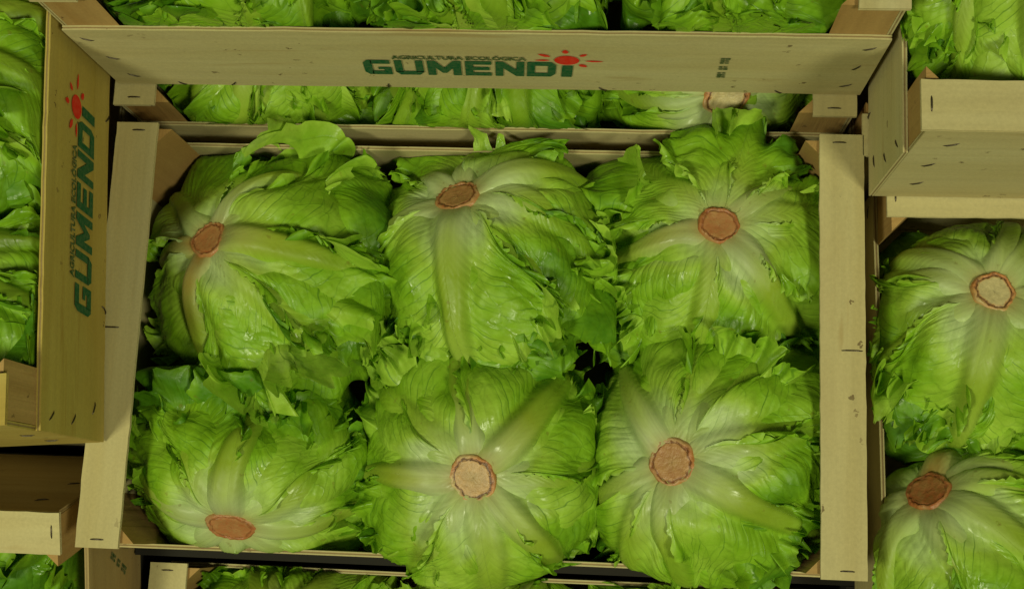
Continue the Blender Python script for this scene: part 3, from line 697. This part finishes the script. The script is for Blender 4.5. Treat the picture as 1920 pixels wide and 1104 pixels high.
make_head(14, 'lettuce head leaning forward with its stem low by the front panel of the open crate', (-0.186, -0.101, ZC - .008), (-0.187, -0.1485),
    R=0.092, sc=(1.03, .80, .88), box=(0.102, 0.074), group=gA, crt=((0, 0), .2955, .1665, 0, 0.0), brown=0.85, stem_r=.0175, frills=[dict(az=150, tp0=1.15, half=.4, ln=.035, eta=55, amp=.008, lay=2.5, pos=.55), dict(az=330, tp0=.9, half=.5, ln=.03, eta=45, amp=.008, lay=2, pos=.6), dict(az=210, tp0=.9, half=.5, ln=.03, eta=45, amp=.008, lay=2, pos=.6)], leaves=[
    LF(270, .055, 0.9, 0.8, .010, .004, .006), LF(165, .125, 0.95, 1.3, .004, .003, .005, rib=.9), LF(124, .128, 0.95, 2.0, .004, .002, .009, rib=.4, curl=.010),
    LF(225, .08, 1.0, .8, .010, .003, .007), LF(315, .09, 1.0, .8, .012, .004, .008), LF(0, .13, 0.9, 1.6, .007, .003, .006, rib=.9), LF(38, .145, 0.9, 2.3, .004, .004, .007, rib=.5), LF(84, .160, 0.85, 3.0, .001, 0, .004, rib=1.0)])
make_head(15, 'rounded lettuce head in the open crate with a tan stem face ringed dark brown', (0.003, -0.094, ZC), (0.0055, -0.1068),
    R=0.094, sc=(.98, .97, .92), box=(0.096, 0.096), group=gA, crt=((0, 0), .2955, .1665, 0, 0.0), brown=-0.12, stem_r=.0185, frills=[dict(az=145, tp0=1.1, half=.45, ln=.035, eta=50, amp=.008, lay=3, pos=.5), dict(az=20, tp0=1.15, half=.5, ln=.035, eta=50, amp=.008, lay=3, pos=.55), dict(az=345, tp0=1.2, half=.4, ln=.03, eta=50, amp=.008, lay=2.5, pos=.6), dict(az=75, tp0=1.2, half=.4, ln=.03, eta=50, amp=.007, lay=2.5, pos=.55), dict(az=48, tp0=1.3, half=.45, ln=.045, eta=45, amp=.008, lay=2.5, pos=.7), dict(az=120, tp0=1.3, half=.45, ln=.045, eta=45, amp=.008, lay=2.5, pos=.7)], leaves=[
    LF(98, .128, 1.0, 1.2, .002, 0, .004, rib=.9), LF(140, .135, 1.0, 1.8, .006, .004, .007, rib=.4), LF(5, .132, 0.75, 1.5, .004, .002, .006, rib=.5), LF(312, .130, 0.9, 2.1, .001, 0, .003, rib=.9),
    LF(180, .128, 0.95, 2.2, .001, 0, .004, rust=.3, rib=.9), LF(238, .135, 1.0, 2.6, .005, .003, .006, rib=.5), LF(280, .132, 1.15, 3.2, .018, .020, .007, rib=.5, free=.02), LF(48, .150, 1.1, 2.8, .004, .003, .005, rust=.22, rib=1.0)])
make_head(16, 'lettuce head in the open crate with a dark crusted stem ringed red', (0.188, -0.088, ZC), (0.1558, -0.0889),
    R=0.094, sc=(1.0, 1.0, .89), box=(0.096, 0.100), group=gA, crt=((0, 0), .2955, .1665, 0, 0.0), brown=0.40, stem_r=.0190, frills=[dict(az=65, tp0=1.05, half=.45, ln=.045, eta=58, amp=.009, lay=2.5, pos=.5, lift=.008), dict(az=20, tp0=1.1, half=.5, ln=.035, eta=50, amp=.008, lay=2.5, pos=.6), dict(az=345, tp0=1.2, half=.4, ln=.03, eta=45, amp=.008, lay=2.5, pos=.65), dict(az=280, tp0=1.25, half=.5, ln=.03, eta=45, amp=.008, lay=2.5, pos=.55), dict(az=130, tp0=1.3, half=.5, ln=.045, eta=45, amp=.008, lay=2.5, pos=.7)], leaves=[
    LF(52, .135, 1.1, 1.8, .022, .022, .010, rib=.3, free=-.006), LF(205, .10, 0.95, 1.2, .003, 0, .005), LF(235, .12, 1.0, 1.7, .003, 0, .005, rib=.5),
    LF(82, .138, 1.0, 2.1, .010, .012, .008, rib=.4), LF(18, .132, 0.85, 2.4, .006, .010, .009, rib=.5), LF(125, .118, 0.95, 2.9, .002, .001, .004, rib=1.0), LF(263, .128, 0.95, 2.7, .003, .002, .005, rib=.7), LF(336, .150, 0.8, 3.2, .002, .001, .004, rib=1.0)])

def rnd_leaves(seed, n=7, amp=1.0):
    r = np.random.RandomState(seed); a0 = r.rand() * 360
    return [LF(a0 + 360 * i * 3 / n + 14 * r.randn(), .115 + .035 * r.rand(), .85 + .2 * r.rand(), 0.9 + .32 * i, (.002 + .016 * r.rand() ** 2) * amp, .008 * r.rand() ** 2 * amp, .004 + .004 * r.rand(), rust=.3 * r.rand()) for i in range(n)]

CG = ((0.3215 + 0.171, 0.1410 - 0.300), .2955, .1640, 1, 0.0)
gG = 'lettuce heads at the right of the open crate'
make_head(21, 'lettuce head right below the raised blank panel with pale cream stem face', (0.408, 0.022, ZC), (0.400, 0.050), R=0.092, box=(.094, .097), group=gG, crt=CG, brown=-.8, stem_r=.017,
    frills=[dict(az=205, tp0=1.1, half=.5, ln=.04, eta=52, amp=.009, lay=2.5, pos=.5), dict(az=235, tp0=1.2, half=.4, ln=.035, eta=50, amp=.009, lay=2, pos=.6)], leaves=[LF(135, 0.129, 1.10, 1.4, .004, 0, .005), LF(80, 0.120, 1.10, 1.1, .012, .008, .007), LF(205, 0.129, 0.90, 1.2, .012, .008, .008), LF(0, 0.129, 0.90, 1.5), LF(50, 0.129, 1.10, 1.9, .002), LF(320, 0.133, 0.90, 2.3, .008, .003, .007), LF(255, 0.142, 0.90, 2.9, .001, 0, .004), LF(165, 0.112, 1.10, .8)])
make_head(22, 'lettuce head with dark brown stem in the crate right of the open crate', (0.405, -0.165, ZC), (0.3568, -0.1072), R=0.093, box=(.096, .098), group=gG, crt=CG, brown=.95, stem_r=.0175,
    leaves=[LF(180, 0.095, 0.90, 1.2), LF(75, 0.112, 1.10, 1.6, .004, 0, .005, rust=.8), LF(35, 0.129, 1.10, 1.3, .006, .003, .006), LF(225, 0.120, 0.90, 1.7, .003, 0, .006), LF(0, 0.146, 0.90, 2.4), LF(285, 0.146, 0.90, 2.1, .004), LF(320, 0.146, 0.90, 2.9)])
make_head(23, 'lettuce head above the blank panelled slat, its stem out of sight', (0.400, 0.240, H + ZC + .012), (0.390, 0.292), R=0.097, box=(.094, .100), group=gG, brown=.3, ctr=H, crt=((0.304 + 0.171, 0.1215 + 0.300), .2955, .1665, 1, H), inner=3,
    leaves=[LF(180, .13, .9, 1.2), LF(228, .15, .8, 1.8, .001, 0, .004, green=-.22), LF(305, .15, .8, 1.4, .001, 0, .004, green=-.22), LF(264, .16, .9, 2.4, 0, 0, .004, rust=.5, rib=1.0, green=-.28), LF(20, .15, .9, 1.0), LF(100, .12, .9, 1.2)])

gC = 'lettuce heads behind the long printed panel'
for i, (x, sx, sy, sd, lb) in enumerate([(-0.188, -0.17, .34, 31, 'dark shaded lettuce head behind the left end of the long printed panel'),
                                        (0.0, 0.02, .33, 32, 'lettuce head behind the print on the long front panel'),
                                        (0.185, 0.17, .345, 33, 'lettuce head with leaf tips over the long printed panel near its worn stamp')]):
    make_head(sd, lb, (x, 0.299, H + ZC - .008), (x * .9, sy), R=0.091, box=(.096, .0885), group=gC, crt=((-0.002, 0.2035 + 0.171), .2955, .1665, 0, H), hi=True, ctr=H, leaves=rnd_leaves(sd, 8, 1.0) + [LF(250 + 20 * i, 0.142, 1.10, 3.2, .012, .004, .007), LF(300 - 14 * i, 0.138, 1.10, 3.6, .010, .003, .008)])
gB = 'lettuce heads in the gap under the long printed panel'
for (x, y, st, sd, lb) in [(-0.192, .279, (-.18, .30), 41, 'lettuce head in the gap under the sheltered end of the printed panel'),
                           (-0.002, .279, (0.0, .30), 42, 'lettuce head in the gap straight below the long panel print'),
                           (0.186, .279, (0.198, .214), 43, 'lettuce head in the gap with its pale stem half under the printed panel')]:
    make_head(sd, lb, (x, y, ZC - .004), st, R=0.090, box=(.096, .0885), sc=(1.03, .98, .84), group=gB, crt=((-0.005, 0.186 + 0.171), .2955, .1665, 0, 0.0), hi=False, brown=-0.6 if sd == 43 else .3,
              leaves=rnd_leaves(sd, 8, .9) + [LF(262, 0.129, 1.10, 3.0, .012, .006, .008), LF(290, 0.129, 1.10, 2.6, .014, .008, .009), LF(235, 0.129, 1.10, 2.6, .014, .006, .009)])
gD = 'lettuce heads in the small printed crate'
for (y, sd, lb) in [(0.165, 51, 'lettuce head behind the yellowed printed panel near the red sun'), (0.0, 52, 'lettuce head behind the yellowed printed panel near its bare corner post')]:
    make_head(sd, lb, (-0.390, y, H + ZC - .026), (-0.42, y + .03), R=0.087, box=(.0885, .090), group=gD, frame=MD, crt=((-0.2895 - 0.150, -0.0905 + 0.180), .1755, .1455, 1, H), hi=True, ctr=H,
              leaves=rnd_leaves(sd, 8, 1.0) + [LF(350, 0.133, 1.10, 3.0, .016, .006, .009), LF(25, 0.129, 1.10, 2.8, .014, .006, .009), LF(320, 0.129, 1.10, 3.0, .014, .006, .009)])
gH = 'lettuce heads in the lower front crate'
for (x, sd, lb) in [(-0.188, 61, 'lettuce head below the front panel beneath the forward leaning head'), (0.0, 62, 'lettuce head below the front panel beneath the tan stemmed head'), (0.188, 63, 'lettuce head below the front panel beneath the dark crusted stem head')]:
    make_head(sd, lb, (x, -0.278, -0.1755 + ZC), (x, -0.27), R=0.091, box=(.096, .0885), group=gH, crt=((-0.001, -0.186 - 0.171), .2955, .1665, 0, -.1755), hi=False, ctr=-.1755,
              leaves=rnd_leaves(sd, 7, 1.2) + [LF(70, 0.129, 1.10, 3.0, .014, .006, .009), LF(105, 0.129, 1.10, 2.8, .014, .006, .009)])
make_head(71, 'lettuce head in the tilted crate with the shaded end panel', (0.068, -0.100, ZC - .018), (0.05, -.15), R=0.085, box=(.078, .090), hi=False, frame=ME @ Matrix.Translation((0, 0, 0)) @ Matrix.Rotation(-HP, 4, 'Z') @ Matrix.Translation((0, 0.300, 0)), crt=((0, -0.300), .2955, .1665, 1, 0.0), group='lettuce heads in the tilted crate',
          leaves=[dict(k, green=.25) for k in rnd_leaves(71, 8, 1.0)])  # deeper leaf green paints in the shade over this head
